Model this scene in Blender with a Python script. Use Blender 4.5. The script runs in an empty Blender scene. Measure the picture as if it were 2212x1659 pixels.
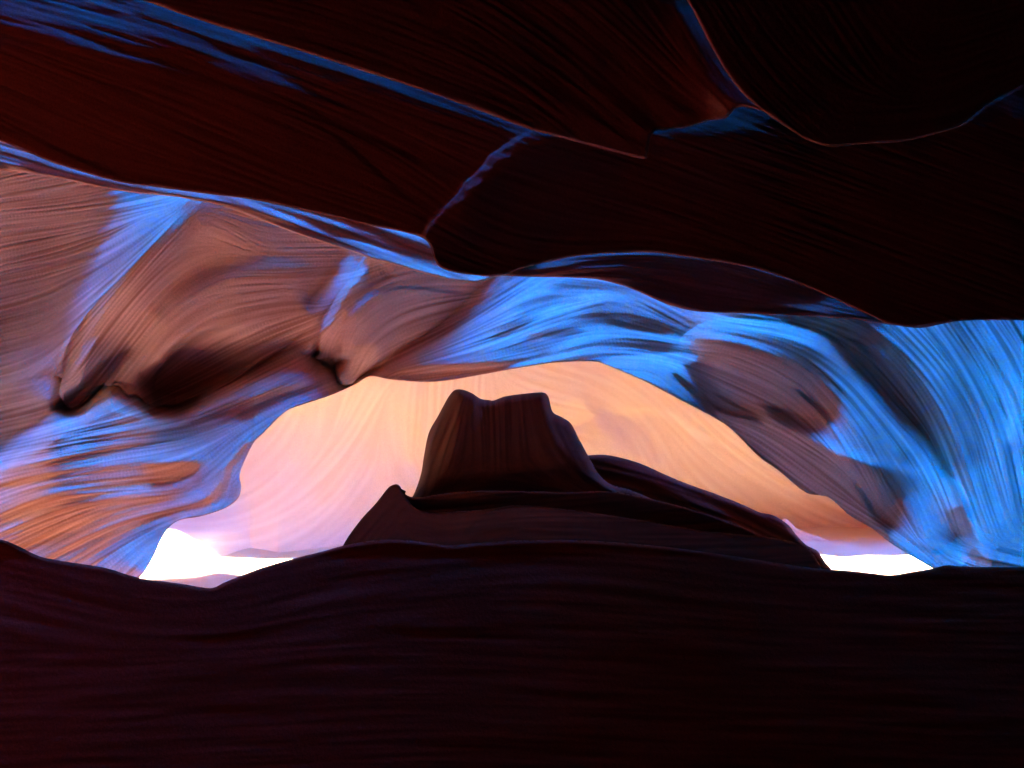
import bpy, math, os
import numpy as np

# ------------------------------------------------------------------ camera, sky, sun
scene = bpy.context.scene
col = scene.collection
LENS = 26.0
K = 18.0 / LENS / 1106.0            # metres per picture unit at one metre (picture is 2212 x 1659 units)

cam_data = bpy.data.cameras.new("camera")
cam_data.lens = LENS
cam_data.sensor_width = 36.0
cam_data.clip_start = 0.05
cam_data.clip_end = 500
cam = bpy.data.objects.new("camera", cam_data)
cam.location = (0, 0, 0)
cam.rotation_euler = (math.radians(90), 0, 0)
col.objects.link(cam)
scene.camera = cam

SUN_TO = np.array([0.80, 0.0, 0.80]); SUN_TO = SUN_TO / np.linalg.norm(SUN_TO)
elev = math.asin(SUN_TO[2]); azim = math.atan2(SUN_TO[0], SUN_TO[1])
world = bpy.data.worlds.new("World")
scene.world = world
world.use_nodes = True
nt = world.node_tree
bg = nt.nodes["Background"]
sky = nt.nodes.new("ShaderNodeTexSky")
sky.sky_type = 'NISHITA'
sky.sun_disc = False
sky.sun_elevation = elev
sky.sun_rotation = azim
sky.ozone_density = 6.0
sky.air_density = 1.0
sky.dust_density = 0.3
hs = nt.nodes.new("ShaderNodeHueSaturation")
hs.inputs["Saturation"].default_value = 1.15
nt.links.new(sky.outputs[0], hs.inputs["Color"])
deep = nt.nodes.new("ShaderNodeMix"); deep.data_type = 'RGBA'; deep.blend_type = 'MULTIPLY'; deep.inputs[0].default_value = 1.0
nt.links.new(hs.outputs[0], deep.inputs[6]); deep.inputs[7].default_value = (0.0, 3.2, 9.4, 1.0)   # deep blue of an open-shade white balance
nt.links.new(deep.outputs[2], bg.inputs["Color"])
bg.inputs["Strength"].default_value = 0.15

sun_l = bpy.data.lights.new("sun", 'SUN')
sun_l.energy = 4.0
sun_l.angle = math.radians(0.5)
sun_l.color = (1.0, 0.93, 0.82)
sun_o = bpy.data.objects.new("sun", sun_l)
import mathutils
sun_o.rotation_euler = mathutils.Vector(-SUN_TO).to_track_quat('-Z', 'Y').to_euler()
sun_o.location = (20, 0, 30)
col.objects.link(sun_o)

scene.view_settings.view_transform = 'Standard'
scene.view_settings.look = 'None'
scene.view_settings.exposure = 5.05
scene.view_settings.gamma = 1.0
scene.cycles.diffuse_bounces = 7
scene.cycles.max_bounces = 8
scene.cycles.sample_clamp_indirect = 8.0

# ------------------------------------------------------------------ helpers
Q = float(os.environ.get("RQ", "1"))      # grid coarseness, 1 = full

def catmull(pts, n=8, closed=False):
    P = np.array(pts, float)
    if len(P) < 3: return P
    if closed: E = np.vstack([P[-1], P, P[0], P[1]])
    else: E = np.vstack([2*P[0]-P[1], P, 2*P[-1]-P[-2]])
    out = []
    for i in range(1, len(E)-2):
        p0, p1, p2, p3 = E[i-1], E[i], E[i+1], E[i+2]
        t = np.linspace(0, 1, n, endpoint=False)[:, None]
        # limited tangents so sparse points do not overshoot
        m1 = (p2-p0)/2; m2 = (p3-p1)/2
        L = np.linalg.norm(p2-p1)
        for m in (m1, m2):
            l = np.linalg.norm(m)
            if l > L: m *= L/l
        h00 = 2*t**3-3*t**2+1; h10 = t**3-2*t**2+t; h01 = -2*t**3+3*t**2; h11 = t**3-t**2
        out.append(h00*p1+h10*m1+h01*p2+h11*m2)
    out = np.vstack(out)
    if not closed: out = np.vstack([out, P[-1:]])
    return out

def seg_dist(U, V, line, closed=False):
    """distance to polyline, side (sign of cross product) and position along it (0..1)"""
    L = np.vstack([line, line[:1]]) if closed else line
    best = np.full(U.shape, 1e18); side = np.zeros(U.shape); along = np.zeros(U.shape)
    lens = np.linalg.norm(np.diff(L, axis=0), axis=1); tot = lens.sum()+1e-9; acc = 0
    for i in range(len(L)-1):
        a = L[i]; d = L[i+1]-a; l2 = d@d
        if l2 < 1e-9: continue
        t = np.clip(((U-a[0])*d[0]+(V-a[1])*d[1])/l2, 0, 1)
        dx = U-a[0]-t*d[0]; dy = V-a[1]-t*d[1]
        dd = dx*dx+dy*dy
        m = dd < best
        best = np.where(m, dd, best)
        side = np.where(m, d[0]*dy-d[1]*dx, side)
        along = np.where(m, (acc+t*lens[i])/tot, along)
        acc += lens[i]
    return np.sqrt(best), np.sign(side), along

def inside(U, V, poly):
    c = np.zeros(U.shape, bool)
    n = len(poly)
    for i in range(n):
        x1, y1 = poly[i]; x2, y2 = poly[(i+1) % n]
        if y1 == y2: continue
        m = ((y1 > V) != (y2 > V)) & (U < (x2-x1)*(V-y1)/(y2-y1)+x1)
        c ^= m
    return c

def sdist(U, V, poly):
    """positive inside"""
    d, _, _ = seg_dist(U, V, poly, True)
    return np.where(inside(U, V, poly), d, -d)

def blur(A, s):
    if s <= 0: return A
    r = int(3*s)+1
    P = np.pad(A, r, mode='reflect' if min(A.shape) > r else 'edge')
    k = np.exp(-0.5*(np.arange(-r, r+1)/s)**2); k /= k.sum()
    F = np.fft.rfft(P, axis=0); kk = np.zeros(P.shape[0]); kk[:r+1] = k[r:]; kk[-r:] = k[:r]
    P = np.fft.irfft(F*np.fft.rfft(kk)[:, None], P.shape[0], axis=0)
    F = np.fft.rfft(P, axis=1); kk = np.zeros(P.shape[1]); kk[:r+1] = k[r:]; kk[-r:] = k[:r]
    P = np.fft.irfft(F*np.fft.rfft(kk)[None, :], P.shape[1], axis=1)
    return P[r:-r, r:-r]

def bil(A, X, Y):
    """A[row=Y, col=X] bilinear with clamping"""
    X = np.clip(X, 0, A.shape[1]-1.001); Y = np.clip(Y, 0, A.shape[0]-1.001)
    i = X.astype(np.int32); j = Y.astype(np.int32); fx = X-i; fy = Y-j
    return (A[j, i]*(1-fx)+A[j, i+1]*fx)*(1-fy)+(A[j+1, i]*(1-fx)+A[j+1, i+1]*fx)*fy

def paint(S, U, V, ops):
    """soft strokes: ('s', pts, width, value, {strength, side, taper}) and ('p', pts, feather, value, {...})"""
    u0, v0 = U[0, 0], V[0, 0]; h = U[0, 1]-U[0, 0]
    for op in ops:
        kind, pts, w, val = op[:4]; o = op[4] if len(op) > 4 else {}
        L = catmull(pts, 6, kind == 'p')
        m = w*2.6+4
        i0 = max(0, int((L[:, 0].min()-m-u0)/h)); i1 = min(S.shape[1], int((L[:, 0].max()+m-u0)/h)+2)
        j0 = max(0, int((L[:, 1].min()-m-v0)/h)); j1 = min(S.shape[0], int((L[:, 1].max()+m-v0)/h)+2)
        if i1 <= i0 or j1 <= j0: continue
        u = U[j0:j1, i0:i1]; v = V[j0:j1, i0:i1]
        if kind == 'p':
            wt = 1/(1+np.exp(-np.clip(sdist(u, v, L)/(w*0.45), -30, 30)))
        else:
            d, sd, al = seg_dist(u, v, L)
            wt = np.exp(-(d/w)**2)
            if o.get('side'):
                # one-sided: crisp on the other side
                s = sd*o['side']
                wt = np.where(s >= 0, wt, np.exp(-(d/max(2.0, w*0.12))**2))
            if o.get('taper', 1):
                wt = wt*np.clip(np.minimum(al, 1-al)*6+0.25, 0, 1)
        wt = wt*o.get('k', 1.0)
        S[j0:j1, i0:i1] = S[j0:j1, i0:i1]*(1-wt)+val*wt
    return S

def flow_field(U, V, flows):
    step = 14.0
    u0, u1, v0, v1 = U.min(), U.max(), V.min(), V.max()
    cu = np.arange(u0, u1+step, step); cv = np.arange(v0, v1+step, step)
    CU, CV = np.meshgrid(cu, cv)
    c2 = np.zeros(CU.shape); s2 = np.zeros(CU.shape)
    for f in flows:
        L = catmull(f, 4)
        for a, b in zip(L[:-1], L[1:]):
            mid = (a+b)/2; d = b-a; l = np.hypot(*d)
            if l < 1e-6: continue
            th = 2*math.atan2(d[1], d[0])
            w = l/(((CU-mid[0])**2+(CV-mid[1])**2)+200.0)**1.5
            c2 += w*math.cos(th); s2 += w*math.sin(th)
    h = U[0, 1]-U[0, 0]
    n = np.hypot(c2, s2)+1e-12; c2 /= n; s2 /= n
    X = (U-u0)/step; Y = (V-v0)/step
    th = 0.5*np.arctan2(bil(s2, X, Y), bil(c2, X, Y))
    return np.cos(th), np.sin(th)

def streak(N, dx, dy, h, passes):
    J, I = np.mgrid[0:N.shape[0], 0:N.shape[1]].astype(float)
    T = N
    for s in passes:
        a = bil(T, I+dx*s/h, J+dy*s/h); b = bil(T, I-dx*s/h, J-dy*s/h)
        T = (T+a+b)/3
    T = T-T.mean()
    return T/(T.std()+1e-9)

def solve(gx, gz, h, lam, mu_len):
    """height f (metres) whose picture-space derivatives follow a=df/dv, b=df/du"""
    a, b = gz, gx
    ny, nx = a.shape
    av = (a[1:]+a[:-1])/2; bu = (b[:, 1:]+b[:, :-1])/2
    div = np.zeros_like(a)
    div[:-1] += av; div[1:] -= av
    div[:, :-1] += lam*bu; div[:, 1:] -= lam*bu
    R = -div*h            # (-Lap) f = -div
    M = np.concatenate([R, R[::-1]], 0); M = np.concatenate([M, M[:, ::-1]], 1)
    F = np.fft.rfft2(M)
    ky = 2-2*np.cos(np.pi*2*np.arange(2*ny)/(2*ny)); kx = 2-2*np.cos(np.pi*2*np.arange(nx+1)/(2*nx))
    D = ky[:, None]+lam*kx[None, :]+(h/mu_len)**2
    f = np.fft.irfft2(F/D, (2*ny, 2*nx))[:ny, :nx]
    return f

def P3(u, v, Y):
    return np.stack([(u-1106)*K*Y, Y, (829.5-v)*K*Y], -1)

def make_mesh(name, co, faces, mat, strata=None, smooth=True, parent=None):
    me = bpy.data.meshes.new(name)
    faces = np.asarray(faces, np.int32)
    me.vertices.add(len(co)); me.vertices.foreach_set("co", np.ascontiguousarray(co, np.float32).ravel())
    me.loops.add(faces.size); me.loops.foreach_set("vertex_index", faces.ravel())
    me.polygons.add(len(faces))
    me.polygons.foreach_set("loop_start", np.arange(0, faces.size, 4, dtype=np.int32))
    me.polygons.foreach_set("use_smooth", np.full(len(faces), smooth))
    me.update(calc_edges=True)
    if strata is not None:
        at = me.attributes.new("strata", 'FLOAT', 'POINT'); at.data.foreach_set("value", strata.astype(np.float32))
    me.materials.append(mat)
    o = bpy.data.objects.new(name, me); col.objects.link(o)
    if parent: o.parent = parent
    return o

def tag(o, label=None, cat=None, group=None, kind=None):
    if label: o['label'] = label
    if cat: o['category'] = cat
    if group: o['group'] = group
    if kind: o['kind'] = kind

def compact(idx_faces, co, st):
    used = np.unique(idx_faces)
    mp = np.full(len(co), -1, np.int64); mp[used] = np.arange(len(used))
    return mp[idx_faces], co[used], st[used]

def axis_coords(lo, hi, c0, c1, h):
    """uniform spacing h between c0 and c1, growing outside"""
    core = np.arange(max(lo, c0), min(hi, c1)+h*0.5, h)
    out = [core]
    x = core[0]; s = h; left = []
    while x > lo: s *= 1.25; s = min(s, 60); x -= s; left.append(x)
    x = core[-1]; s = h; right = []
    while x < hi: s *= 1.25; s = min(s, 60); x += s; right.append(x)
    return np.array(left[::-1]+list(core)+right)

def layer(name, outline, Y0, mat, base=0.0, gain=1.0, ops=(), xops=(), flows=(), strat=(1, 1, 1), rim=(30, 0.15),
          thick=0.6, inset=30, h=2.2, lam=0.12, mu=600.0, lean=None, off=None, parts=(), seed=1, xgain=1.0, nclosed=8,
          neutral=0.0, wav=0.25, passes=(2, 4, 8, 16, 32, 48, 40, 24)):
    h = h*Q
    rng = np.random.default_rng(seed)
    poly = catmull(outline, nclosed, True)
    lo = poly.min(0); hi = poly.max(0)
    M = 60
    cu0, cu1 = max(lo[0]-8, -M), min(hi[0]+8, 2212+M)
    cv0, cv1 = max(lo[1]-8, -M), min(hi[1]+8, 1659+M)
    fu = np.arange(cu0, cu1+h, h); fv = np.arange(cv0, cv1+h, h)
    U, V = np.meshgrid(fu, fv)
    S = np.full(U.shape, float(base)); paint(S, U, V, ops)
    SX = np.zeros(U.shape); paint(SX, U, V, xops)
    kk = K*(Y0 if not callable(Y0) else 8.0)
    # streaks that follow the bedding
    dx, dy = flow_field(U, V, flows)
    n1 = streak(blur(rng.standard_normal(U.shape), 0.7), dx, dy, h, passes)
    n2 = streak(blur(rng.standard_normal(U.shape), 2.6/h), dx, dy, h, passes)
    n3 = streak(blur(rng.standard_normal(U.shape), 10.0/h), dx, dy, h, passes[1:]+(40,))
    n1 = n1-blur(n1, 1.4); n1 /= n1.std()+1e-9
    n2 = n2-blur(n2, 14.0/h); n2 /= n2.std()+1e-9
    pat = blur(rng.standard_normal(U.shape), 40/h); pat /= pat.std()+1e-9
    # slope map: blue streak edges get broken up by the bedding
    S2 = S+wav*(0.8*n2+0.45*n3)*np.clip(1.2-np.abs(S-0.3), 0.25, 1)
    g = gain*S2+neutral
    g = np.where(g < 0, -1.3*np.tanh(-g/1.3), 2.2*np.tanh(g/2.2))
    f = solve(xgain*SX*kk, -g*kk, h, lam, mu)
    f -= f.mean()
    amp = np.clip(0.75+0.35*pat, 0.2, 1.6)
    D = f+amp*kk*(strat[0]*0.60*n1+strat[1]*0.55*n2+strat[2]*0.5*n3)
    ST = 0.75*n1+0.55*n2+0.4*n3
    print(name, "f range", round(float(f.min()),2), round(float(f.max()),2), flush=True)
    # vertices
    au = axis_coords(lo[0]-2*h, hi[0]+2*h, cu0, cu1, h); av = axis_coords(lo[1]-2*h, hi[1]+2*h, cv0, cv1, h)
    UU, VV = np.meshgrid(au, av)
    sd = sdist(UU, VV, poly)
    cell = np.maximum(np.gradient(au)[None, :], np.gradient(av)[:, None])
    # snap near-outline vertices onto the outline
    gy, gx_ = np.gradient(sd, av, au)
    gn = np.hypot(gx_, gy)+1e-6
    band = (sd < 0) & (sd > -cell*1.5)
    snap = band | ((sd >= 0) & (sd < cell*0.35))
    Us = np.where(snap, UU-sd*gx_/gn, UU); Vs = np.where(snap, VV-sd*gy/gn, VV)
    keep = sd > -cell*1.5
    sdc = np.where(snap, 0, np.maximum(sd, 0))
    X = (Us-cu0)/h; Yp = (Vs-cv0)/h
    d = bil(D, X, Yp); st = bil(ST, X, Yp)
    Y = (Y0(Us, Vs) if callable(Y0) else Y0)+d
    if lean is not None: Y = Y+lean(Us, Vs)
    if off is not None: Y = Y+off(Us, Vs)
    R, dep = rim
    t = np.clip(sdc/R, 0, 1)
    Y = Y+dep*(1-np.sqrt(np.maximum(0, 1-(1-t)**2)))
    co = P3(Us, Vs, Y).reshape(-1, 3); stf = st.ravel()
    ny, nx = UU.shape
    idx = np.arange(ny*nx).reshape(ny, nx)
    k = keep[:-1, :-1] & keep[1:, :-1] & keep[:-1, 1:] & keep[1:, 1:]
    inn = (sd > 0); anyin = inn[:-1, :-1] | inn[1:, :-1] | inn[:-1, 1:] | inn[1:, 1:]
    k &= anyin
    F = np.stack([idx[:-1, :-1], idx[1:, :-1], idx[1:, 1:], idx[:-1, 1:]], -1)[k]
    fcu = ((UU[:-1, :-1]+UU[1:, 1:])/2)[k]; fcv = ((VV[:-1, :-1]+VV[1:, 1:])/2)[k]
    # boundary skirt back into the rock, leaning inwards
    E = np.concatenate([F[:, [0, 1]], F[:, [1, 2]], F[:, [2, 3]], F[:, [3, 0]]])
    key = np.sort(E, 1); code = key[:, 0].astype(np.int64)*(ny*nx)+key[:, 1]
    uq, first, cnt = np.unique(code, return_index=True, return_counts=True)
    B = E[first[cnt == 1]]
    bv = np.unique(B)
    Uf, Vf, Yf = Us.ravel(), Vs.ravel(), Y.ravel()
    gxf, gyf = (gx_/gn).ravel(), (gy/gn).ravel()
    ring = []
    n0 = len(co); mp = {}
    cos = [co]; sts = [stf]
    mpa = np.full(ny*nx, -1, np.int64)
    prev = bv
    for q, (fr, ins) in enumerate(((0.35, 0.35), (1.0, 1.0))):
        nb = P3(Uf[bv]+gxf[bv]*inset*ins, Vf[bv]+gyf[bv]*inset*ins, Yf[bv]+thick*fr)
        cos.append(nb); sts.append(stf[bv])
    m1 = np.full(ny*nx, -1, np.int64); m1[bv] = n0+np.arange(len(bv))
    m2 = np.full(ny*nx, -1, np.int64); m2[bv] = n0+len(bv)+np.arange(len(bv))
    SK = np.concatenate([np.stack([B[:, 1], B[:, 0], m1[B[:, 0]], m1[B[:, 1]]], -1),
                         np.stack([m1[B[:, 1]], m1[B[:, 0]], m2[B[:, 0]], m2[B[:, 1]]], -1)])
    # coarse back face
    CA = np.vstack(cos); SA = np.concatenate(sts)
    bs = 24.0
    bu = np.arange(lo[0]+inset*0.5, hi[0], bs*2); bw = np.arange(lo[1]+inset*0.5, hi[1], bs*2)
    if len(bu) > 2 and len(bw) > 2:
        BU, BV = np.meshgrid(bu, bw)
        bsd = sdist(BU, BV, poly)-inset*0.8
        kb = bsd > 0
        byy = (Y0(BU, BV) if callable(Y0) else Y0)+bil(D, (BU-cu0)/h, (BV-cv0)/h)+thick
        if lean is not None: byy = byy+lean(BU, BV)
        bc = P3(BU, BV, byy).reshape(-1, 3)
        bi = np.arange(BU.size).reshape(BU.shape)+len(CA)
        kk2 = kb[:-1, :-1] & kb[1:, :-1] & kb[:-1, 1:] & kb[1:, 1:]
        BF = np.stack([bi[:-1, :-1], bi[:-1, 1:], bi[1:, 1:], bi[1:, :-1]], -1)[kk2]
        CA = np.vstack([CA, bc]); SA = np.concatenate([SA, np.zeros(len(bc))])
        SK = np.concatenate([SK, BF])
    lab = np.zeros(len(F), int)
    for pi, p in enumerate(parts):
        lab[inside(fcu, fcv, catmull(p[1], 8, True))] = pi+1
    main = np.concatenate([F[lab == 0], SK])
    ff, cc, ss = compact(main, CA, SA)
    root = make_mesh(name, cc, ff, mat, ss)
    for pi, p in enumerate(parts):
        sub = F[lab == pi+1]
        if len(sub) == 0: continue
        ff, cc, ss = compact(sub, CA, SA)
        o = make_mesh(p[0], cc, ff, mat, ss, parent=root)
        if len(p) > 2 and p[2]: o['label'] = p[2]
    return root

def wob(x, y, z, s, seed):
    r = np.random.default_rng(seed); t = np.zeros(x.shape)
    for i in range(9):
        k = r.standard_normal(3); k /= np.linalg.norm(k); fr = (1.3**i)/s
        t += np.sin((k[0]*x+k[1]*y+k[2]*z*2.2)*fr+r.uniform(0, 6.28))/(1.25**i)
    return t/2.2

def block(name, b, mat, amp=0.25, scale=1.2, step=0.12, seed=3):
    """weathered rock mass with all six sides, displaced by smooth waves"""
    x0, x1, y0, y1, z0, z1 = b
    step = step*Q
    cos = []; fs = []; n = 0
    ax = [(x0, x1), (y0, y1), (z0, z1)]
    for a in range(3):
        p, q = (a+1) % 3, (a+2) % 3
        for side in (0, 1):
            gp = np.linspace(*ax[p], max(3, int((ax[p][1]-ax[p][0])/step))); gq = np.linspace(*ax[q], max(3, int((ax[q][1]-ax[q][0])/step)))
            A, Bq = np.meshgrid(gp, gq)
            c = np.zeros(A.shape+(3,)); c[..., p] = A; c[..., q] = Bq; c[..., a] = ax[a][side]
            i = np.arange(A.size).reshape(A.shape)+n
            F = np.stack([i[:-1, :-1], i[:-1, 1:], i[1:, 1:], i[1:, :-1]], -1).reshape(-1, 4)
            if side == 0: F = F[:, ::-1]
            cos.append(c.reshape(-1, 3)); fs.append(F); n += A.size
    C = np.vstack(cos); F = np.vstack(fs)
    d = np.stack([wob(C[:, 0], C[:, 1], C[:, 2], scale, seed+i) for i in range(3)], -1)*amp
    fine = wob(C[:, 0]*.3, C[:, 1]*.3, C[:, 2]*3, 0.35, seed+9)[:, None]*0.02
    cen = np.array([(x0+x1)/2, (y0+y1)/2, (z0+z1)/2])
    hf = np.array([(x1-x0)/2, (y1-y0)/2, (z1-z0)/2])
    dirn = (C-cen)/hf
    st = wob(C[:, 0]*.25, C[:, 1]*.25, C[:, 2]*4, 0.5, seed+20)
    return make_mesh(name, C+d+fine*dirn, F, mat, st)

def rock(name, c_lo, c_hi, rough=0.95, bump=0.45, scale=60.0):
    m = bpy.data.materials.new(name); m.use_nodes = True
    t = m.node_tree; b = t.nodes["Principled BSDF"]
    b.inputs["Roughness"].default_value = rough
    b.inputs["Specular IOR Level"].default_value = 0.15
    at = t.nodes.new("ShaderNodeAttribute"); at.attribute_name = "strata"
    ma = t.nodes.new("ShaderNodeMapRange"); ma.inputs[1].default_value = -1.6; ma.inputs[2].default_value = 1.6
    t.links.new(at.outputs["Fac"], ma.inputs[0])
    tc = t.nodes.new("ShaderNodeTexCoord")
    n = t.nodes.new("ShaderNodeTexNoise"); n.inputs["Scale"].default_value = 1.7; n.inputs["Detail"].default_value = 5
    t.links.new(tc.outputs["Object"], n.inputs["Vector"])
    ad = t.nodes.new("ShaderNodeMath"); ad.operation = 'MULTIPLY_ADD'; ad.inputs[1].default_value = 0.7; ad.inputs[2].default_value = -0.35
    t.links.new(n.outputs["Fac"], ad.inputs[0])
    a2 = t.nodes.new("ShaderNodeMath"); a2.operation = 'ADD'
    t.links.new(ma.outputs[0], a2.inputs[0]); t.links.new(ad.outputs[0], a2.inputs[1])
    cr = t.nodes.new("ShaderNodeValToRGB")
    cr.color_ramp.elements[0].color = (*c_lo, 1); cr.color_ramp.elements[1].color = (*c_hi, 1)
    t.links.new(a2.outputs[0], cr.inputs[0])
    gr = t.nodes.new("ShaderNodeTexNoise"); gr.inputs["Scale"].default_value = scale*1.8; gr.inputs["Detail"].default_value = 4
    t.links.new(tc.outputs["Object"], gr.inputs["Vector"])
    gm = t.nodes.new("ShaderNodeMapRange"); gm.inputs[1].default_value = 0.3; gm.inputs[2].default_value = 0.7; gm.inputs[3].default_value = 0.82; gm.inputs[4].default_value = 1.14
    t.links.new(gr.outputs["Fac"], gm.inputs[0])
    gx = t.nodes.new("ShaderNodeVectorMath"); gx.operation = 'SCALE'
    t.links.new(cr.outputs[0], gx.inputs[0]); t.links.new(gm.outputs[0], gx.inputs["Scale"])
    t.links.new(gx.outputs[0], b.inputs["Base Color"])
    n2 = t.nodes.new("ShaderNodeTexNoise"); n2.inputs["Scale"].default_value = scale; n2.inputs["Detail"].default_value = 6
    n2.inputs["Roughness"].default_value = 0.65
    t.links.new(tc.outputs["Object"], n2.inputs["Vector"])
    bp = t.nodes.new("ShaderNodeBump"); bp.inputs["Strength"].default_value = bump; bp.inputs["Distance"].default_value = 0.01
    t.links.new(n2.outputs["Fac"], bp.inputs["Height"]); t.links.new(bp.outputs[0], b.inputs["Normal"])
    return m

M_wall = rock("sandstone", (0.42, 0.18, 0.11), (0.76, 0.43, 0.30))
M_near = rock("shaded_sandstone", (0.17, 0.042, 0.03), (0.26, 0.078, 0.06))  # darker copy of the sandstone: shade of the near slabs put into the colour
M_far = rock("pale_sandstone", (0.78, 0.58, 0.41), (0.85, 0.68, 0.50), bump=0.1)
M_red = rock("red_bounce_rock", (0.60, 0.32, 0.19), (0.74, 0.44, 0.29))  # colour of the added slab, picked for a warm bounce
M_cave = rock("deep_shade_sandstone", (0.13, 0.02, 0.008), (0.20, 0.036, 0.016))  # very dark copy: shade of the viewer's chamber and ridge put into the colour
M_butte = rock("silhouette_sandstone", (0.045, 0.010, 0.006), (0.085, 0.022, 0.014))  # albedo lowered so the butte reads as a dark silhouette
M_sand = rock("sand", (0.62, 0.44, 0.28), (0.72, 0.55, 0.37), scale=200)

def c1(*a): return [(603.5+x*.3472, 493.8+y*.3472) for x, y in a]     # measuring frames used while tracing
def c5(*a): return [(1316.7+x*.4048, 493.8+y*.4048) for x, y in a]
def c6(*a): return [(1316.7+x*.4048, 877.8+y*.4048) for x, y in a]
def c2(*a): return [(x*.3472, 768+y*.3472) for x, y in a]
def c0(*a): return [(x*.3472, 219.4+y*.3472) for x, y in a]
def c4(*a): return [(603.5+x*.3472, 768+y*.3472) for x, y in a]
def c7(*a): return [(1097+x*.504, y*.504) for x, y in a]
def c8(*a): return [(x*.5456, y*.5456) for x, y in a]
def mv(p, dx, dy): return [(x+dx, y+dy) for x, y in p]

# ------------------------------------------------------------------ ground, enclosing rock and added masses that shape the light
FLOOR = -2.75
n = int(150/Q)
gx = np.linspace(-14, 14, n*2); gy = np.linspace(-18, 22, n*2)
GX, GY = np.meshgrid(gx, gy)
GZ = FLOOR+0.10*wob(GX, GY, GX*0, 1.1, 5)+0.01*wob(GX, GY, GX*0, 0.12, 6)
i = np.arange(GX.size).reshape(GX.shape)
GF = np.stack([i[:-1, :-1], i[:-1, 1:], i[1:, 1:], i[1:, :-1]], -1).reshape(-1, 4)
g = make_mesh("ground", np.stack([GX, GY, GZ], -1).reshape(-1, 3), GF, M_sand, wob(GX, GY, GX*0, .5, 7).ravel())
tag(g, 'pale sand on the canyon floor', kind='structure')

BL = [
 ("sky_baffle_roof", (-6.5, 6.5, -16, 2.0, 3.4, 8.5), 'added dark roof over the viewer, blocks the sky', M_cave),  # added out of view to keep sky off the near slabs
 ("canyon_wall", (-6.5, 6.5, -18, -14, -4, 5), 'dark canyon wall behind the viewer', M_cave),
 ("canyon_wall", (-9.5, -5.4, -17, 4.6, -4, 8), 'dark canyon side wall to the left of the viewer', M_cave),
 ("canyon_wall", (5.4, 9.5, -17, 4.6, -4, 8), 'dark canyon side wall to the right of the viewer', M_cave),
 ("bounce_rock", (-12, -7.0, 4.3, 7.1, -4, 4.2), 'added unseen sunlit rock, bounces warm light from the left', M_far),  # added reflector: catches sun and warms the left wall
 ("low_sky_baffle", (14.2, 16, 8, 15, -4, 3.9), 'added low rock block, hides low sky at the right opening', M_wall),  # added outside the rear opening to cut low sky
 ("low_sky_baffle", (24, 27, -2, 24, -4, 14), 'added far rock block, hides low sky at the right opening', M_wall),  # second added baffle, farther out, against low sky
 ("bounce_slab", (-9.3, 9.3, 2.7, 8.6, -4, -2.5), 'added red bounce slab hidden between the ridge and the arch wall', M_red),  # added behind the ridge for red light from below
 ("far_sky_baffle", (50, 56, -14, 38, -4, 39.5), 'added unseen rock mass far right, cuts off sky', M_wall),  # added far off to leave only a narrow band of sky
 ("bounce_damping_floor", (-6.5, 6.5, -17, 2.9, -4, -2.2), 'added dark slab under the viewer, soaks up bounce', M_cave),  # added over the sand so less light bounces up near the viewer
 ("light_baffle_rock", (-13, -9.0, 3.5, 20, -4, 26), 'unseen sunlit rock on the left, added for bounce and to hide sky', M_far),  # unseen; added as warm bounce surface, made tall to shut out side sky
 ("light_baffle_rock", (9.0, 13, 3.0, 5.95, -4, 44), 'added tall rock on the right, shades the front slot', M_wall),  # added and sized to keep direct sun out of the front slot
 ("light_baffle_rock", (9.3, 12.7, 5.5, 7.1, -4, 6.8), 'added sill in the right gap, trims the sunbeam', M_wall),  # added lower edge of the front sun opening
 ("light_baffle_rock", (9.3, 12.7, 5.5, 7.1, 19.5, 43), 'added lintel over the right gap, trims the sunbeam', M_wall),  # added upper edge of the front sun opening, keeps the warm light low
 ("light_baffle_rock", (9.0, 13, 6.5, 10.1, -4, 44), 'added tall rock beside the arch, keeps sun off its face', M_wall),  # unseen; height set to shade the arch wall from the sun
 ("sky_baffle_roof", (-13, 9.2, 9.9, 17, 13.6, 16), 'added roof behind the arch, blocks sky over the rear chamber', M_far),  # added to keep blue sky off the far wall
 ("light_baffle_rock", (9.3, 12.7, 9.5, 12.8, -4, -0.4), 'added sill under the rear sun slot on the right', M_wall),  # added lower edge of the rear sun opening
 ("light_baffle_rock", (9.0, 13, 11.65, 18, -4, 20), 'added tall rock on the right, back edge of the rear sun slot', M_wall),  # unseen; position sets how wide the rear sunbeam is
]
for k, (nm, b, lb, m) in enumerate(BL):
    o = block(nm, b, m, seed=30+k*7, step=0.2)
    tag(o, lb, 'rock wall')

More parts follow.
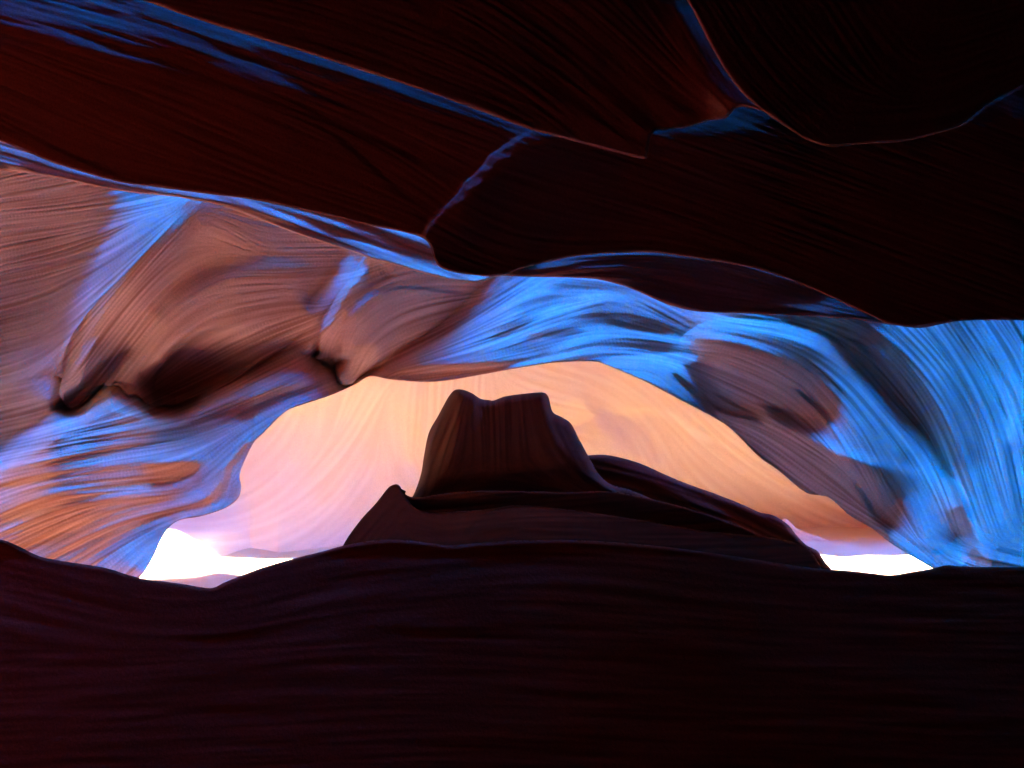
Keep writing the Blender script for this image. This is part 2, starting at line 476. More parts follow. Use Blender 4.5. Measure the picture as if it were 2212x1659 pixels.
# ------------------------------------------------------------------ far sunlit wall behind the arch
Zops = [
 ('p', c4((560,240),(740,160),(900,250),(900,500),(820,650),(640,720),(560,560)), 25, -0.25),
 ('s', c4((905,170),(900,300),(880,450)), 5, 0.7),
 ('s', c4((600,400),(540,600),(420,800),(300,980)), 7, -0.35),
 ('s', c4((700,700),(780,740),(850,800)), 30, 0.4),
 ('s', [(1215,900),(1290,905),(1345,940),(1370,990)], 22, 0.8),
 ('s', [(1240,880),(1340,900),(1400,950),(1425,1010)], 7, 0.6),
 ('p', [(1195,905),(1215,870),(1245,862),(1275,885),(1280,905),(1240,920)], 7, -0.55),
 ('s', c5((0,975),(200,975),(330,1000),(480,1110),(620,1130)), 8, -0.5),
 ('s', c4((0,650),(300,600),(450,450)), 10, -0.15),
]
Zflow = [c4((0,900),(200,760),(400,600),(520,420),(620,250),(740,140)), c4((0,1050),(250,950),(420,780),(520,600)),
         c4((700,200),(700,450),(760,650),(850,760)), c4((900,170),(900,450),(860,650)), [(560,1100),(620,1060),(690,960),(700,880)],
         [(500,1180),(600,1160),(700,1080),(780,960)], [(1200,800),(1300,830),(1400,900),(1450,1000)],
         [(1230,900),(1330,920),(1370,1000)], [(1400,860),(1550,1000),(1750,1120),(1900,1180)], [(360,1180),(450,1200),(600,1180)]]
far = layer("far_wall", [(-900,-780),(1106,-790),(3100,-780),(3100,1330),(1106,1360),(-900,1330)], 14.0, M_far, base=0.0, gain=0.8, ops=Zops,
            flows=Zflow, strat=(.3,.15,.1), rim=(40,0.3), thick=2.5, inset=0, h=3.0, seed=11, wav=0.12,
            lean=lambda u, v: -2.2*np.clip((700-u)/900, 0, 1.3)**2-1.7*np.clip((v-900)/300, 0, 1)**1.5*np.clip((1000-u)/400, 0, 1)-1.1*np.clip((540-u)/160, 0, 1)*np.clip((v-1070)/80, 0, 1))
tag(far, 'glowing pale orange sandstone wall seen through the arch', 'rock wall')
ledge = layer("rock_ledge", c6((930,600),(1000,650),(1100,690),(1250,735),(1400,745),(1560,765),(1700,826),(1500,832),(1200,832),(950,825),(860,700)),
              12.6, M_far, base=0.9, gain=0.9, flows=[c6((950,640),(1150,720),(1250,830)), c6((1250,740),(1400,770),(1640,860))], strat=(1,1,1), rim=(8,.1), thick=.8, inset=6, h=2.5, seed=12)
tag(ledge, 'lilac striped ledge above the white sunlit gap at lower right', 'rock ledge')

# ------------------------------------------------------------------ main wall with hanging fins and the arch
fin1 = [(417,425)]+c0((1050,760),(900,920),(750,1080),(600,1230),(480,1380),(400,1500),(345,1640))+c2((330,120),(385,140),(372,235),(430,330),(500,310),(640,190),(700,190),(745,192),(790,250),(850,252),(910,300),(970,320),(1080,315),(1150,290),(1400,190))+[(570,780),(680,700),(740,620),(770,540),(600,470)]
fin2 = [(800,545)]+c1((450,300),(360,420),(290,560),(245,660),(240,760),(220,795),(240,812),(320,805),(345,870),(365,950),(400,972),(450,965),(520,910),(700,770),(800,710),(900,660),(1000,590),(1150,480),(1260,420))+[(1070,580),(940,545)]
arch_low = (c2((700,1500),(870,1380),(960,1240),(1000,1150),(1060,1060),(1130,1020),(1250,1000),(1400,950),(1480,890),(1500,820),(1490,740),(1520,660),(1580,540),(1640,480),(1740,380),(1800,335),(1900,300),(2050,250),(2212,180))
            +c1((560,920),(700,940),(900,955),(1050,945),(1250,910),(1500,865),(1700,835),(1900,825),(2000,835))
            +c5((200,820),(350,900),(560,1010),(650,1070),(800,1220),(900,1290),(1050,1410),(1170,1435),(1280,1530),(1400,1600))+c6((1480,715),(1580,780),(1700,850),(1900,960)))
W_out = [(-900,-1900),(-300,-1950),(700,-1960),(1500,-1960),(2500,-1950),(3100,-1900),(3100,500),(3100,1330),(2300,1330)]+arch_low[::-1]+[(-200,1330),(-900,1330),(-900,400)]
f1s = catmull(fin1, 8, True); f2s = catmull(fin2, 8, True)
HOL = [(catmull([(330,690),(280,735),(225,785),(180,840),(150,884),(175,876),(222,832),(262,780),(305,735)], 8, True), 0.45, (300,700), (140,885)),
       (catmull([(340,876),(333,850),(345,805),(380,757),(440,725),(520,712),(590,725),(560,770),(480,822),(400,870)], 8, True), 0.75, (540,700), (360,880)),
       (catmull(c1((245,655),(330,640),(345,800),(240,805)), 8, True), 0.4, (705,715), (698,772)),
       (catmull(c1((370,830),(560,740),(760,710),(640,840),(520,905),(400,968),(368,940)), 8, True), 0.45, (820,740), (745,832))]
def W_off(u, v):
    s1 = sdist(u, v, f1s); s2 = sdist(u, v, f2s)
    fade1 = np.clip(((u-250)*0.55+(v-560)*0.45)/330, 0, 1)
    a1 = 0.26*np.clip(s1/5, 0, 1)**.5*(0.65+0.35*np.clip(s1/60, 0, 1))*(1-fade1*fade1*(3-2*fade1)*0.0)
    right = np.clip((760-u)/260, 0, 1); a1 = a1*right*right*(3-2*right)
    a2 = 0.26*np.clip(s2/5, 0, 1)**.5*(0.7+0.3*np.clip(s2/60, 0, 1))
    r2 = np.clip((1060-u)/230, 0, 1); a2 = a2*r2*r2*(3-2*r2)
    hol = 0
    for q, dp, a, b in HOL:
        du, dv = b[0]-a[0], b[1]-a[1]; l2 = du*du+dv*dv
        r = ((u-a[0])*du+(v-a[1])*dv)/l2
        d = sdist(u, v, q)
        below = np.clip((r-0.75)/0.2, 0, 1)
        sg = 7+14*below
        m = np.where(d > 0, 1.0, np.exp(-(d/sg)**2))
        t = np.clip(r, 0, 1)
        hol = hol+dp*t*t*(3-2*t)*m
    v0 = np.interp(u, [-60, 0, 70, 150, 240, 300, 380, 486, 600, 720], [1010, 985, 945, 895, 850, 865, 878, 838, 805, 790])
    t = np.clip((v-v0+35)/75, 0, 1)
    shelf = 0.95*t*t*(3-2*t)*np.clip((780-u)/230, 0, 1)
    t2 = np.clip((v-780)/420, 0, 1)*np.clip((u-1500)/400, 0, 1)
    return hol-(a1+a2)-shelf-0.35*t2
Wops = [
 # left wall
 ('p', [(-60,200),(300,300),(700,440),(1000,520),(1400,500),(1900,620),(2300,600),(2300,-60),(-60,-60)], 20, 0.2),
 ('p', [(-60,360),(260,400),(330,420),(250,560),(140,700),(60,820),(-60,880)], 30, -0.14),
 ('s', [(400,440),(350,480),(290,550),(230,612),(175,690),(130,765),(105,840)], 100, 0.7),
 ('s', [(410,436),(355,478),(295,550),(238,608),(180,685),(138,750),(110,820)], 40, 1.0, {'taper':0}),
 ('s', [(250,425),(330,425),(410,430)], 30, 0.9),
 ('s', [(0,765),(70,745),(120,725)], 18, 0.55),
 ('s', [(0,820),(60,812),(110,800)], 14, 0.35),
 ('s', [(-40,910),(40,890),(110,880)], 32, -0.1),
 # shelf below the first fin
 ('s', [(-60,1075),(60,1005),(160,940),(250,870)], 55, 0.55),
 ('s', c2((700,190),(620,220),(480,320),(380,390),(200,520),(0,660),(-150,760)), 13, 1.0, {'taper':0}),
 ('s', [(300,930),(400,915),(500,890)], 30, 0.25),
 ('s', [(230,850),(300,880),(360,905)], 25, 0.35),
 ('s', c2((2150,180),(1850,290),(1650,390),(1450,490),(1250,580),(1000,620),(850,640)), 24, 1.0),
 ('s', c2((1600,450),(1450,600),(1330,720),(1280,830),(1150,900)), 13, 0.9),
 ('s', c2((1560,520),(1440,680),(1390,800),(1340,880)), 10, 0.05),
 ('s', c2((1740,390),(1600,540),(1530,660),(1500,760),(1480,880),(1400,940),(1250,990),(1120,1020),(1040,1080),(980,1180),(930,1280)), 8, 0.8, {'taper':0}),
 ('s', c2((0,900),(300,850),(700,840),(1200,870)), 70, 0.22),
 ('s', c2((900,700),(1100,690),(1250,690)), 13, -0.4, {'k':0.6}),
 ('s', c2((300,830),(800,850),(1200,880)), 5, 0.3),
 ('s', c2((400,1100),(800,1060),(1050,1030)), 40, 0.15),
 ('s', c2((850,1350),(930,1180),(1100,1040)), 30, 0.75),
 ('s', c2((600,1300),(800,1150),(1000,1050)), 14, 0.5),
 # fin one: ridges and hollows
 ('p', fin1, 16, -0.14),
 ('s', [(425,445),(365,500),(300,570),(235,640),(190,710),(160,790)], 12, 0.25),
 ('s', [(520,490),(440,510),(370,560),(300,640),(250,720)], 26, -0.45),
 ('s', [(640,520),(560,500),(480,480)], 20, -0.15),
 ('s', [(720,575),(600,575),(480,590),(400,630),(330,700),(270,780)], 26, 0.22),
 ('s', c2((370,230),(420,120),(500,20),(600,-120)), 7, 0.95),
 ('s', c2((330,120),(370,0),(430,-120)), 5, 0.95),
 ('p', [(330,690),(280,735),(225,785),(180,840),(150,880),(175,874),(222,832),(262,780),(305,735)], 11, -1.1),
 ('s', [(132,820),(150,745),(195,668)], 4, -0.9),
 ('s', c2((660,180),(720,80),(800,-40)), 8, 0.85),
 ('s', c2((800,60),(900,-60),(1100,-160)), 14, 0.1),
 ('p', [(345,872),(333,850),(345,805),(380,757),(440,725),(520,712),(590,725),(560,770),(480,820),(400,868)], 13, -1.15),
 ('s', c2((1150,280),(1400,180),(1650,60),(1900,-60)), 9, 0.15),
 ('s', c2((1450,330),(1700,200),(1950,80)), 30, -0.25),
 ('s', c2((1500,-60),(1700,-110),(1900,-200)), 14, -0.35),
 # blue tuck left of fin two
 ('s', [(768,548),(745,590),(705,640),(650,675)], 30, 0.8),
 ('s', [(800,556),(760,598),(729,640),(704,690)], 9, 1.0, {'taper':0}),
 # fin two
 ('p', fin2, 9, -0.5),
 ('s', c1((560,200),(460,320),(370,450),(300,580),(260,660)), 13, 0.7),
 ('s', c1((700,260),(520,420),(420,560)), 30, 0.12),
 ('s', c1((370,620),(500,470),(680,380),(850,370),(1100,400),(1250,410)), 5, 0.3),
 ('s', c1((400,780),(600,700),(850,620)), 40, -0.5),
 ('p', c1((250,660),(330,640),(350,800),(240,800)), 7, -1.2),
 ('p', c1((390,800),(560,730),(760,700),(640,850),(520,910),(400,960),(365,930)), 14, -1.1),
 # the arch, middle
 ('p', [(1060,600),(1300,605),(1440,655),(1500,680),(1490,735),(1540,770),(1300,785),(1040,810),(830,815),(900,750),(1000,680)], 12, 0.4),
 ('s', [(1082,596),(1050,640),(1000,690),(940,735),(880,765),(820,797)], 20, 1.05),
 ('s', [(1190,600),(1130,640),(1070,695),(990,745),(900,782)], 24, 1.1),
 ('s', [(1000,665),(1050,640),(1090,610)], 10, 0.2),
 ('s', [(1060,730),(1110,705),(1190,692)], 17, -0.15, {'k':0.5}),
 ('s', [(1110,672),(1170,650),(1250,645)], 12, 0.1, {'k':0.5}),
 ('s', [(1010,765),(1080,742),(1140,715),(1200,680),(1270,668)], 13, 1.05),
 ('s', [(1240,690),(1300,684),(1350,700),(1400,712)], 9, 0.0, {'k':0.5}),
 ('s', [(1130,728),(1200,718),(1270,718)], 10, -0.05, {'k':0.5}),
 ('s', [(1190,762),(1240,738),(1300,724),(1400,722),(1485,740)], 9, 1.15),
 ('s', [(1230,775),(1300,752),(1380,752),(1460,755)], 13, 0.05, {'k':0.5}),
 ('s', [(1300,782),(1400,772),(1480,768),(1545,770)], 6, 1.1),
 ('s', [(1370,700),(1440,710)], 8, 0.1),
 ('s', [(900,792),(980,780),(1080,768),(1150,765)], 8, 0.9),
 ('s', c1((750,890),(1000,870),(1300,860),(1450,850)), 8, -0.25),
 ('s', c1((560,915),(900,945),(1250,905),(1600,845)), 5, 0.7),
 # triangle by the crown of the opening
 ('p', [(1300,788),(1380,776),(1545,774),(1500,800),(1545,895),(1460,850),(1380,812)], 6, 0.95),
 ('s', c5((330,760),(430,840),(520,920)), 6, 0.0),
 ('s', c5((400,720),(470,800),(560,920)), 7, 0.1),
 # right part: domes and hollows
 ('p', c5((400,570),(500,510),(850,495),(1200,590),(1430,850),(1650,1080),(1900,1400),(2050,1660),(1500,1640),(1050,1410),(560,990),(560,900),(470,700)), 14, 0.40),
 ('s', c5((600,560),(800,570),(1000,640),(1150,760)), 26, 0.25),
 ('s', c5((430,590),(560,620),(700,640)), 12, -0.15),
 ('p', c5((480,700),(700,665),(900,700),(1080,760),(1190,880),(1160,970),(920,985),(750,925),(590,900),(520,800)), 26, -0.75),
 ('p', c5((570,990),(700,1000),(850,1040),(1050,1110),(1200,1190),(1350,1260),(1450,1340),(1520,1450),(1450,1540),(1300,1530),(1150,1430),(1050,1400),(900,1280),(800,1210),(680,1080)), 28, -0.6),
 ('s', c5((1300,1350),(1380,1470),(1440,1560)), 10, 0.25),
 ('s', c5((800,920),(900,1000),(1050,1080),(1300,1200),(1600,1280),(1750,1310)), 11, 0.75),
 ('s', c5((560,955),(650,990),(800,1020)), 4, 0.9),
 ('s', c5((560,880),(700,960),(820,1010)), 4, 0.5),
 ('p', c5((960,465),(1400,500),(1480,580),(1600,700),(1720,850),(1800,1000),(1840,1150),(1880,1350),(1800,1290),(1740,1180),(1650,1060),(1540,980),(1430,830),(1330,720),(1280,640),(1200,580),(1050,520)), 18, -0.3),
 ('s', c5((1200,590),(1320,600),(1400,650)), 5, 0.4),
 ('s', c5((1340,580),(1420,620),(1500,700)), 8, 0.3),
 ('s', c5((400,570),(500,510),(650,490),(850,495),(1050,530),(1200,590),(1270,680),(1330,760),(1430,850),(1550,1000),(1650,1080),(1730,1180),(1790,1300),(1900,1400),(2000,1550),(2060,1700)), 24, 1.15, {'side':1,'taper':0}),
 ('s', c5((1200,720),(1300,850),(1400,950),(1500,1060),(1600,1180)), 30, 0.95),
 ('s', c5((1000,860),(1150,1000),(1280,1170)), 4, 0.6),
 # far right curtain
 ('p', c5((1400,500),(2400,480),(2500,1750),(2000,1640),(1900,1400),(1860,1150),(1750,870),(1600,690)), 14, 0.45),
 ('s', c5((1740,510),(1900,750),(2050,950),(2150,1200),(2200,1500)), 13, 1.2),
 ('s', c5((2000,490),(2120,650),(2260,850)), 12, 1.2),
 ('s', c5((1850,560),(2000,800),(2120,1000)), 5, 0.1),
 ('s', c5((2020,640),(2140,850),(2230,1050)), 5, 0.05),
 ('s', c5((2140,1100),(2190,1300),(2230,1500)), 12, 0.0),
 ('s', c5((1960,1250),(2010,1450),(2060,1600)), 16, 1.1),
 ('s', c5((1700,760),(1830,980),(1900,1250)), 10, 0.35),
 ('s', c5((1840,1480),(1870,1580),(1880,1660)), 18, -0.45),
 ('s', c5((1600,1400),(1680,1550),(1700,1660)), 18, 0.7),
 ('s', c5((1760,1400),(1770,1560)), 8, 0.2),
 # strip along the foot of the right part
 ('s', c6((1180,500),(1400,640),(1520,730),(1640,820)), 9, -0.45),
 ('s', c6((1400,600),(1600,690),(1800,750),(2212,830),(2400,850)), 9, 0.9),
 ('s', c6((1480,670),(1600,760),(1720,840)), 13, 1.1),
 ('s', c6((1750,770),(1900,840)), 18, 0.9),
 ('s', c6((1930,760),(1980,830)), 14, -0.1),
 ('s', c5((650,1070),(800,1220),(900,1290),(1050,1410)), 4, 0.8),
]
Wflow = [[(0,480),(200,462),(380,432)], [(0,600),(139,572),(243,540),(330,480)], [(0,737),(104,712),(190,640)], [(0,680),(120,650),(240,570)], [(0,850),(100,830),(130,800)],
 [(0,920),(90,900),(150,880)], [(420,445),(330,550),(220,690),(140,810)], [(760,548),(600,548),(470,560),(370,620),(290,720),(200,840)],
 [(700,600),(560,640),(450,660),(360,720),(300,810)], [(700,700),(560,760),(480,810),(350,870)], [(560,560),(480,500),(420,470)], [(700,640),(600,610),(500,610)],
 [(0,1000),(200,960),(400,940),(520,900),(640,860),(760,820)], [(0,1110),(100,1070),(250,1055),(400,1050),(460,1010),(520,950),(620,880)],
 [(150,1230),(280,1150),(400,1110),(500,1085),(520,1020),(560,940)], [(240,1250),(330,1160),(420,1110)], [(60,1200),(250,1110),(420,1085)],
 [(1050,620),(900,610),(800,650),(735,720),(730,800)], [(990,660),(860,690),(780,750),(750,820)],
 [(800,810),(950,735),(1060,660),(1150,600)], [(900,795),(1050,750),(1200,690),(1330,640)], [(1200,610),(1350,635),(1450,690),(1490,720)], [(1240,690),(1350,690),(1470,730)],
 [(1150,780),(1300,730),(1480,738)], [(850,810),(1000,800),(1250,775)],
 [(1320,790),(1430,800),(1500,860),(1545,900)], c5((420,590),(700,600),(1000,740),(1200,950),(1350,1150),(1450,1400)),
 c5((600,680),(850,780),(1050,900),(1200,1100),(1280,1280)), c5((600,980),(850,1060),(1050,1180),(1300,1330),(1400,1500)), c5((700,1090),(900,1230),(1100,1380),(1400,1550)),
 c5((700,500),(1050,540),(1300,700),(1500,950),(1700,1150),(1850,1450),(1900,1650)), c5((1100,500),(1400,600),(1600,800),(1750,1050),(1850,1350),(1960,1650)),
 c5((1500,520),(1750,780),(1900,1050),(1980,1350),(2080,1650)), c5((1800,500),(2000,800),(2120,1100),(2200,1500)), c5((2050,500),(2212,760),(2300,1100)),
 c6((1300,560),(1600,740),(1750,860)), c6((1800,760),(2000,810),(2212,840)), c5((1500,1300),(1620,1450),(1680,1650))]
wall = layer("rock_arch", W_out, 8.0, M_wall, base=0.3, gain=2.3, ops=Wops, flows=Wflow, strat=(1.0,1.0,1.0), rim=(3,0.012), thick=0.75, inset=25,
             h=1.6, seed=21, off=W_off, neutral=-0.45, lam=0.10, mu=1500.0, wav=0.13,
             parts=[("hanging_fin", fin1, 'broad brown fin with two dark hollows at its tips'), ("hanging_fin", fin2, 'smaller smooth brown fin with a single dark tip')],
             lean=lambda u, v: 0.5*np.clip((560-v)/1400, 0, 1))
tag(wall, 'blue and brown striped sandstone arch wall with hanging fins', 'rock arch')

# ------------------------------------------------------------------ butte and mounds under the arch
P_out = c4((830,875),(880,740),(900,620),(930,480),(990,370),(1050,260),(1090,215),(1140,212),(1200,235),(1250,268),(1300,276),(1330,280),(1400,255),(1500,240),(1600,230),(1650,232),(1675,260),(1700,350),(1760,385),(1815,425),(1870,530),(1930,640),(1990,740),(2060,800),(2180,835),(2330,900),(2500,1020),(2560,1300),(700,1300),(760,960))
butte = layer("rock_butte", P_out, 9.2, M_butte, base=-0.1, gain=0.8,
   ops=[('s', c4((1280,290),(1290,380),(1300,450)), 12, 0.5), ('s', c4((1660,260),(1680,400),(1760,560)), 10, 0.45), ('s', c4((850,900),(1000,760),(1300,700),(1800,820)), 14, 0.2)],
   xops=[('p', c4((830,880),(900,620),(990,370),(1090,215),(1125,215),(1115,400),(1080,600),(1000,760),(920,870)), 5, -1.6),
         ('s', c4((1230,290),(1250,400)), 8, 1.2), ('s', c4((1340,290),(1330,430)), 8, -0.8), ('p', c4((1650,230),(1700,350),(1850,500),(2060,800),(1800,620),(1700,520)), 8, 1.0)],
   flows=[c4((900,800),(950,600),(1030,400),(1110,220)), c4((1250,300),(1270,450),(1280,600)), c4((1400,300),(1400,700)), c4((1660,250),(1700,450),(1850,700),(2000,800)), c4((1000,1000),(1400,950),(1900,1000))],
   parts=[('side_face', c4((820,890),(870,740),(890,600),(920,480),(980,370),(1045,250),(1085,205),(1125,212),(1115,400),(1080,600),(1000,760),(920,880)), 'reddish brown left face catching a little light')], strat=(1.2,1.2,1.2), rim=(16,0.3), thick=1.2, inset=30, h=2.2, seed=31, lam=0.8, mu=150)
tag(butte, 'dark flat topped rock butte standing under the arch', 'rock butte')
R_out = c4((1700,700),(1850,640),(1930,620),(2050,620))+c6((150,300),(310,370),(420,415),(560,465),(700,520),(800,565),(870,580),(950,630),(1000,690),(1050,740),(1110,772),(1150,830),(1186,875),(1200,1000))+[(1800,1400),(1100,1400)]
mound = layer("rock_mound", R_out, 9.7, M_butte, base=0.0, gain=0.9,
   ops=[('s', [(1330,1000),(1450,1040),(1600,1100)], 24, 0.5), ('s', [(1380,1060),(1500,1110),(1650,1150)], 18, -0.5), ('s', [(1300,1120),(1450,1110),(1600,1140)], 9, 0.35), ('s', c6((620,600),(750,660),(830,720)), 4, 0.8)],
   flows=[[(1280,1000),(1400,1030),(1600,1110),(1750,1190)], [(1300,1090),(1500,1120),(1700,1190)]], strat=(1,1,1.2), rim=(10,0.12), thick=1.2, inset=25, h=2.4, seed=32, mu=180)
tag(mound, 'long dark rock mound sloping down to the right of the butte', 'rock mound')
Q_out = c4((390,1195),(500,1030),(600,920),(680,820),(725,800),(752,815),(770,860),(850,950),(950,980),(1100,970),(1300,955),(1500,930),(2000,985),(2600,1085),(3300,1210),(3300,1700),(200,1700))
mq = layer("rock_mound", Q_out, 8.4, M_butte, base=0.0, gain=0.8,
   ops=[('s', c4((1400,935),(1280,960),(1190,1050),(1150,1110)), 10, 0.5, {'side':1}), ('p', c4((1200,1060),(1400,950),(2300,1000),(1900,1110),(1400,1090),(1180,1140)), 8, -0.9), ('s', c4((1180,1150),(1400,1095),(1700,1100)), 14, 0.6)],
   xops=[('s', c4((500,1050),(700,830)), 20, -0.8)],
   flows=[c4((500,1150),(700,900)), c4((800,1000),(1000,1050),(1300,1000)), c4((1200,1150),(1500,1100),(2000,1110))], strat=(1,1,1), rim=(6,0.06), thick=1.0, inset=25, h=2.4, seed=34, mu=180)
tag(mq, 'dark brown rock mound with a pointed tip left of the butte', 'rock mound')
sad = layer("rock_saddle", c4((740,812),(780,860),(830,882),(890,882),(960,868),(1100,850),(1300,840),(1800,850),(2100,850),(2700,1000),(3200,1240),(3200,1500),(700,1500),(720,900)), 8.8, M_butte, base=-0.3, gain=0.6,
   flows=[c4((800,900),(1000,900),(1500,850))], rim=(4,.04), thick=.8, inset=20, h=2.4, seed=35)
tag(sad, 'dark curved rock saddle joining the pointed mound to the butte', 'rock saddle')

# ------------------------------------------------------------------ foreground ridge
E_top = [(-1500,1150),(-300,1140)]+c2((0,1145),(80,1170),(250,1250),(400,1280),(650,1320),(800,1365),(900,1390),(1100,1415),(1310,1447),(1400,1410),(1600,1330),(1800,1270),(2000,1220))+c4((390,1185),(550,1155),(700,1145),(850,1155),(1050,1180),(1200,1170),(1500,1150),(1900,1150),(2400,1190),(2900,1260),(3300,1320))+c6((1270,876),(1400,890),(1500,900),(1600,885),(1720,865),(1800,848),(1900,855),(2212,858))+[(2600,1220),(3700,1180)]
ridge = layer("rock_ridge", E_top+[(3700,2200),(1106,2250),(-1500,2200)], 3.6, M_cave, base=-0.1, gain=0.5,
   ops=[('s', [(500,1330),(900,1260),(1400,1240),(1800,1290)], 26, 0.25)],
   flows=[[(0,1250),(400,1330),(800,1260),(1200,1240),(1700,1290),(2200,1300)], [(0,1500),(800,1450),(1500,1480),(2200,1500)]],
   strat=(.25,.3,.4), rim=(8,0.05), thick=0.9, inset=40, h=3.0, seed=41, mu=200, lean=lambda u, v: -0.6*np.clip((v-1200)/900, 0, 1))
tag(ridge, 'near black rock ridge across the bottom of the view', 'rock ridge')

# ------------------------------------------------------------------ dark overhangs
B_low = [(-1700,60),(-500,180)]+c8((0,560),(200,640),(450,715),(650,745),(800,765),(1000,790),(1250,840),(1450,890),(1600,920),(1690,955))+c1((1000,240),(1230,292),(1380,290),(1500,250),(1700,200),(1900,165),(2212,148))+c5((250,130),(500,165),(800,220),(1100,330),(1400,470),(1500,512),(1650,520),(1850,495),(2050,487),(2212,490))+[(2700,700),(3800,680)]
seam = [(-1700,-330),(-500,-180),(0,-80)]+c8((560,0),(700,50),(900,115),(1150,190),(1400,270),(1650,350),(1900,440),(2090,510))+c7((300,610),(450,650),(590,680),(650,660),(800,600),(950,545),(1120,500))
Bflow = [[(0,40),(400,150),(800,320),(1000,450)], [(0,140),(300,270),(600,400),(850,480)], [(300,10),(620,110),(900,200),(1130,280)], [(0,260),(200,350),(500,410)], [(1100,350),(1500,480),(1900,640)], [(1400,360),(1800,500),(2200,640)], [(1200,560),(1500,560),(1900,690)]]
B_out = B_low+[(3800,-3000),(1106,-3050),(-1700,-3000)]
teeth = c8((2105,512),(2040,545),(1975,590),(1930,612),(1915,640),(1870,690),(1830,712),(1815,745),(1790,775),(1760,800),(1725,845),(1695,868),(1680,905),(1662,945))
def B_step(u, v):
    d, sd, al = seg_dist(u, v, np.array(teeth))
    side = np.where(sd < 0, 1.0, 0.0)       # left of the broken edge the beds stand proud
    cut = np.clip(-sd*d/7, 0, 1)
    near_ = np.exp(-(d/260)**2)
    return -0.10*cut*near_
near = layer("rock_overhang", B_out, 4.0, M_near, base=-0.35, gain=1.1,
   ops=[('s', mv(seam[2:], 0, -40), 60, 0.9, {'taper':0}), ('p', [(-60,-60),(1140,-60),(1140,276),(900,190),(620,100),(300,0),(-60,-20)], 12, 0.35),
        ('s', [(0,10),(250,45),(450,100),(700,190)], 30, 0.35), ('s', [(0,0),(200,20),(420,60)], 14, 0.4), ('s', [(150,5),(350,50),(600,140),(900,260)], 6, -0.6),
        ('s', [(305,0),(490,62),(760,146),(1037,240),(1140,279)], 12, 0.9, {'taper':0}),
        ('s', mv(seam[10:], 0, 2), 5, 0.9, {'taper':0}),
        ('s', c7((1200,550),(1280,600),(1380,630),(1550,617),(1700,607),(1850,572),(1950,532),(2030,467),(2110,417),(2212,362)), 4, 0.9, {'taper':0}),
        ('s', c8((0,480),(200,580),(450,690),(600,740)), 4, 0.4), ('s', c8((0,40),(600,250),(1200,450),(1700,650),(1850,710)), 8, 0.2), ('s', c8((900,350),(1300,520),(1690,870)), 6, 0.15),
        ('p', [(960,520),(1180,300),(1700,300),(2300,300),(2300,660),(1900,640),(1500,530),(1150,560)], 16, -0.9),
        ('s', c8((2040,548),(2090,520),(2150,500)), 7, 0.8), ('s', c8((1930,614),(1990,580),(2060,555)), 6, 0.8), ('s', c8((1900,660),(1960,625),(2030,600)), 7, 0.7), ('s', c8((1830,714),(1890,680),(1960,640)), 7, 0.8), ('s', c8((1790,777),(1850,740),(1920,700)), 8, 0.7), ('s', c8((1725,847),(1790,800),(1850,770)), 8, 0.7), ('s', c8((1670,935),(1700,885),(1740,855)), 8, 0.6)],
   off=B_step,
   flows=Bflow, parts=[('broken_step', [(1150,270),(1195,300),(1110,400),(1000,490),(950,520),(905,512),(905,470),(985,380),(1080,290)], 'serrated broken step with faint grey blue facets')], strat=(1.3,1.4,1.6), rim=(5,0.04), thick=0.7, inset=60, h=2.6, seed=51, lam=0.3, mu=160,
   lean=lambda u, v: 0.3*np.clip((100-v)/600, 0, 1)+0.35*np.clip((-300-v)/2200, 0, 1))
tag(near, 'dark striated sandstone overhang crossing the whole view', 'rock overhang')

C_out = [(-1900,-300),(-500,-170)]+seam[2:11]+c7((300,610),(450,650),(590,680),(606,620),(625,565),(700,552),(760,548),(850,520),(930,508),(990,460),(1080,472),(1125,498))+[(1700,270),(1850,280),(2300,100),(3900,0),(3900,-1300),(1106,-1350),(-1900,-1300)]
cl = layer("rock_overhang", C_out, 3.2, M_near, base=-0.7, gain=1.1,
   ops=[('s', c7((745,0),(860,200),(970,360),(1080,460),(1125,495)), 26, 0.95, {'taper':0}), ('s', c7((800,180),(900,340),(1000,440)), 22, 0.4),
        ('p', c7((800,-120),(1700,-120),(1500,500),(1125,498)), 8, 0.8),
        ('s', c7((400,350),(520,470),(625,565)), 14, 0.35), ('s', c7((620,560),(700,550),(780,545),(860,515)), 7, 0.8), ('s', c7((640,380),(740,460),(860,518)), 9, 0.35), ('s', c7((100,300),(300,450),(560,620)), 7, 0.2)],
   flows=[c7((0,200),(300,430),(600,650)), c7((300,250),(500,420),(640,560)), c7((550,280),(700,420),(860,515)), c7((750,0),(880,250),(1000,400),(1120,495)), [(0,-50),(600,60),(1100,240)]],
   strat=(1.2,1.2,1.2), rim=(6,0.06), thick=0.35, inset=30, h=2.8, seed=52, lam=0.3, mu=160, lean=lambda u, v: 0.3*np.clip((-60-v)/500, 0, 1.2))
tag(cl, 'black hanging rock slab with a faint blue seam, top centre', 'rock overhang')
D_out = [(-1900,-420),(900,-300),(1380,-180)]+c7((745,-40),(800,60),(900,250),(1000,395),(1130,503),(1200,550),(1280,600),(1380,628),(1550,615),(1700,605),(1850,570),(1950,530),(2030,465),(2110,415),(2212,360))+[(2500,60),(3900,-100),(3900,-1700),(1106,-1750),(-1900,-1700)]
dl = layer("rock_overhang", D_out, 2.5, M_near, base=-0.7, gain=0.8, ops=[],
   flows=[c7((900,0),(1100,300),(1400,600)), c7((1400,0),(1700,400),(2100,300)), c7((1400,500),(1800,480),(2100,350))],
   strat=(1,1,1), rim=(6,0.04), thick=0.3, inset=30, h=3.0, seed=53, lam=0.3, mu=160, lean=lambda u, v: 0.42*np.clip((-80-v)/600, 0, 1.2))
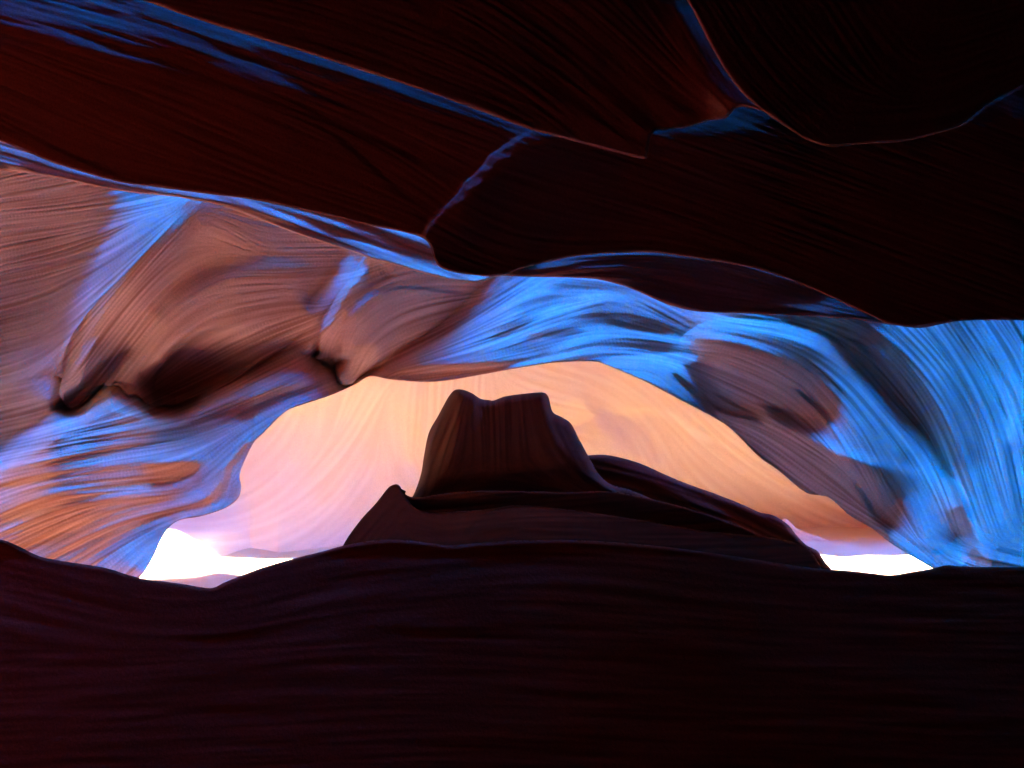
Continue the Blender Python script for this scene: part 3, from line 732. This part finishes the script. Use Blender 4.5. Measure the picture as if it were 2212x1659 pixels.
tag(dl, 'black rounded rock bulge filling the top right corner', 'rock overhang')

# blue ledges tucked behind the overhang
G_out = [(-1300,330),(-300,345)]+c0((0,425),(300,465),(600,530),(850,570),(1100,592),(1200,612),(1350,640),(1600,730),(1900,840),(2212,940))+c1((550,180),(750,235),(900,280),(1100,325),(1230,337),(1290,320),(1350,295),(1420,280))+[(1160,540),(1000,440),(700,330),(300,260),(-300,160),(-1300,120)]
gl = layer("rock_ledge", G_out, 5.7, M_wall, base=1.0, gain=1.3,
   ops=[('s', c0((0,400),(300,420),(700,520),(900,555)), 6, 0.15), ('s', c0((0,300),(300,390),(800,520),(1150,580)), 14, 1.1), ('s', c0((1200,590),(1600,720),(2212,935)), 8, 1.1), ('s', c0((1300,590),(1700,700),(2212,850)), 12, 0.2), ('s', c8((1400,900),(1700,1000),(1850,1080)), 10, -0.2), ('s', c8((1100,830),(1400,900),(1650,945)), 9, 0.9)],
   flows=[c0((0,330),(400,440),(900,560),(1300,620),(1800,780),(2212,920)), c8((1200,850),(1500,950),(1850,1080))], strat=(1.4,1.4,1.4), rim=(5,0.05), thick=0.4, inset=14, h=2.2, seed=61, mu=120, wav=0.5)
tag(gl, 'thin bright blue ledge slanting under the overhang on the left', 'rock ledge')
H_out = c1((1300,285),(1380,292),(1560,300),(1800,305),(2000,320))+c5((130,325),(300,400),(450,440),(650,450),(960,462),(1150,472),(1400,497),(1500,512),(1700,525))+[(2100,660),(1850,560),(1500,470),(1250,480),(1080,540)]
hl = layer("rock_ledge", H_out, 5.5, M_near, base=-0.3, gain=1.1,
   ops=[('s', c1((1350,290),(1500,250),(1700,200),(1900,165),(2212,150))+c5((250,130),(500,165),(800,220),(1100,330),(1400,470)), 9, 0.9, {'taper':0}),
        ('p', c5((0,60),(500,80),(900,150),(1400,400),(1400,470),(1100,330),(800,215),(500,160),(250,128),(0,135),(-200,170),(-500,250),(-500,150)), 6, 0.9),
        ('s', c5((450,150),(800,260),(1100,390),(1400,480)), 18, 0.25), ('s', c5((100,310),(350,360),(600,420),(900,440),(1200,465),(1450,500)), 11, 0.7), ('s', c5((700,380),(1000,410),(1300,470)), 8, 0.5)],
   flows=[c5((-400,220),(100,170),(500,200),(900,330),(1400,480)), c5((-300,280),(100,310),(500,410),(1000,450),(1450,500))], strat=(1.5,1.5,1.4), rim=(5,0.05), thick=0.4, inset=12, h=2.2, seed=62, mu=120, wav=0.55)
tag(hl, 'dark lens shaped ledge with faint blue streaks above the arch', 'rock ledge')
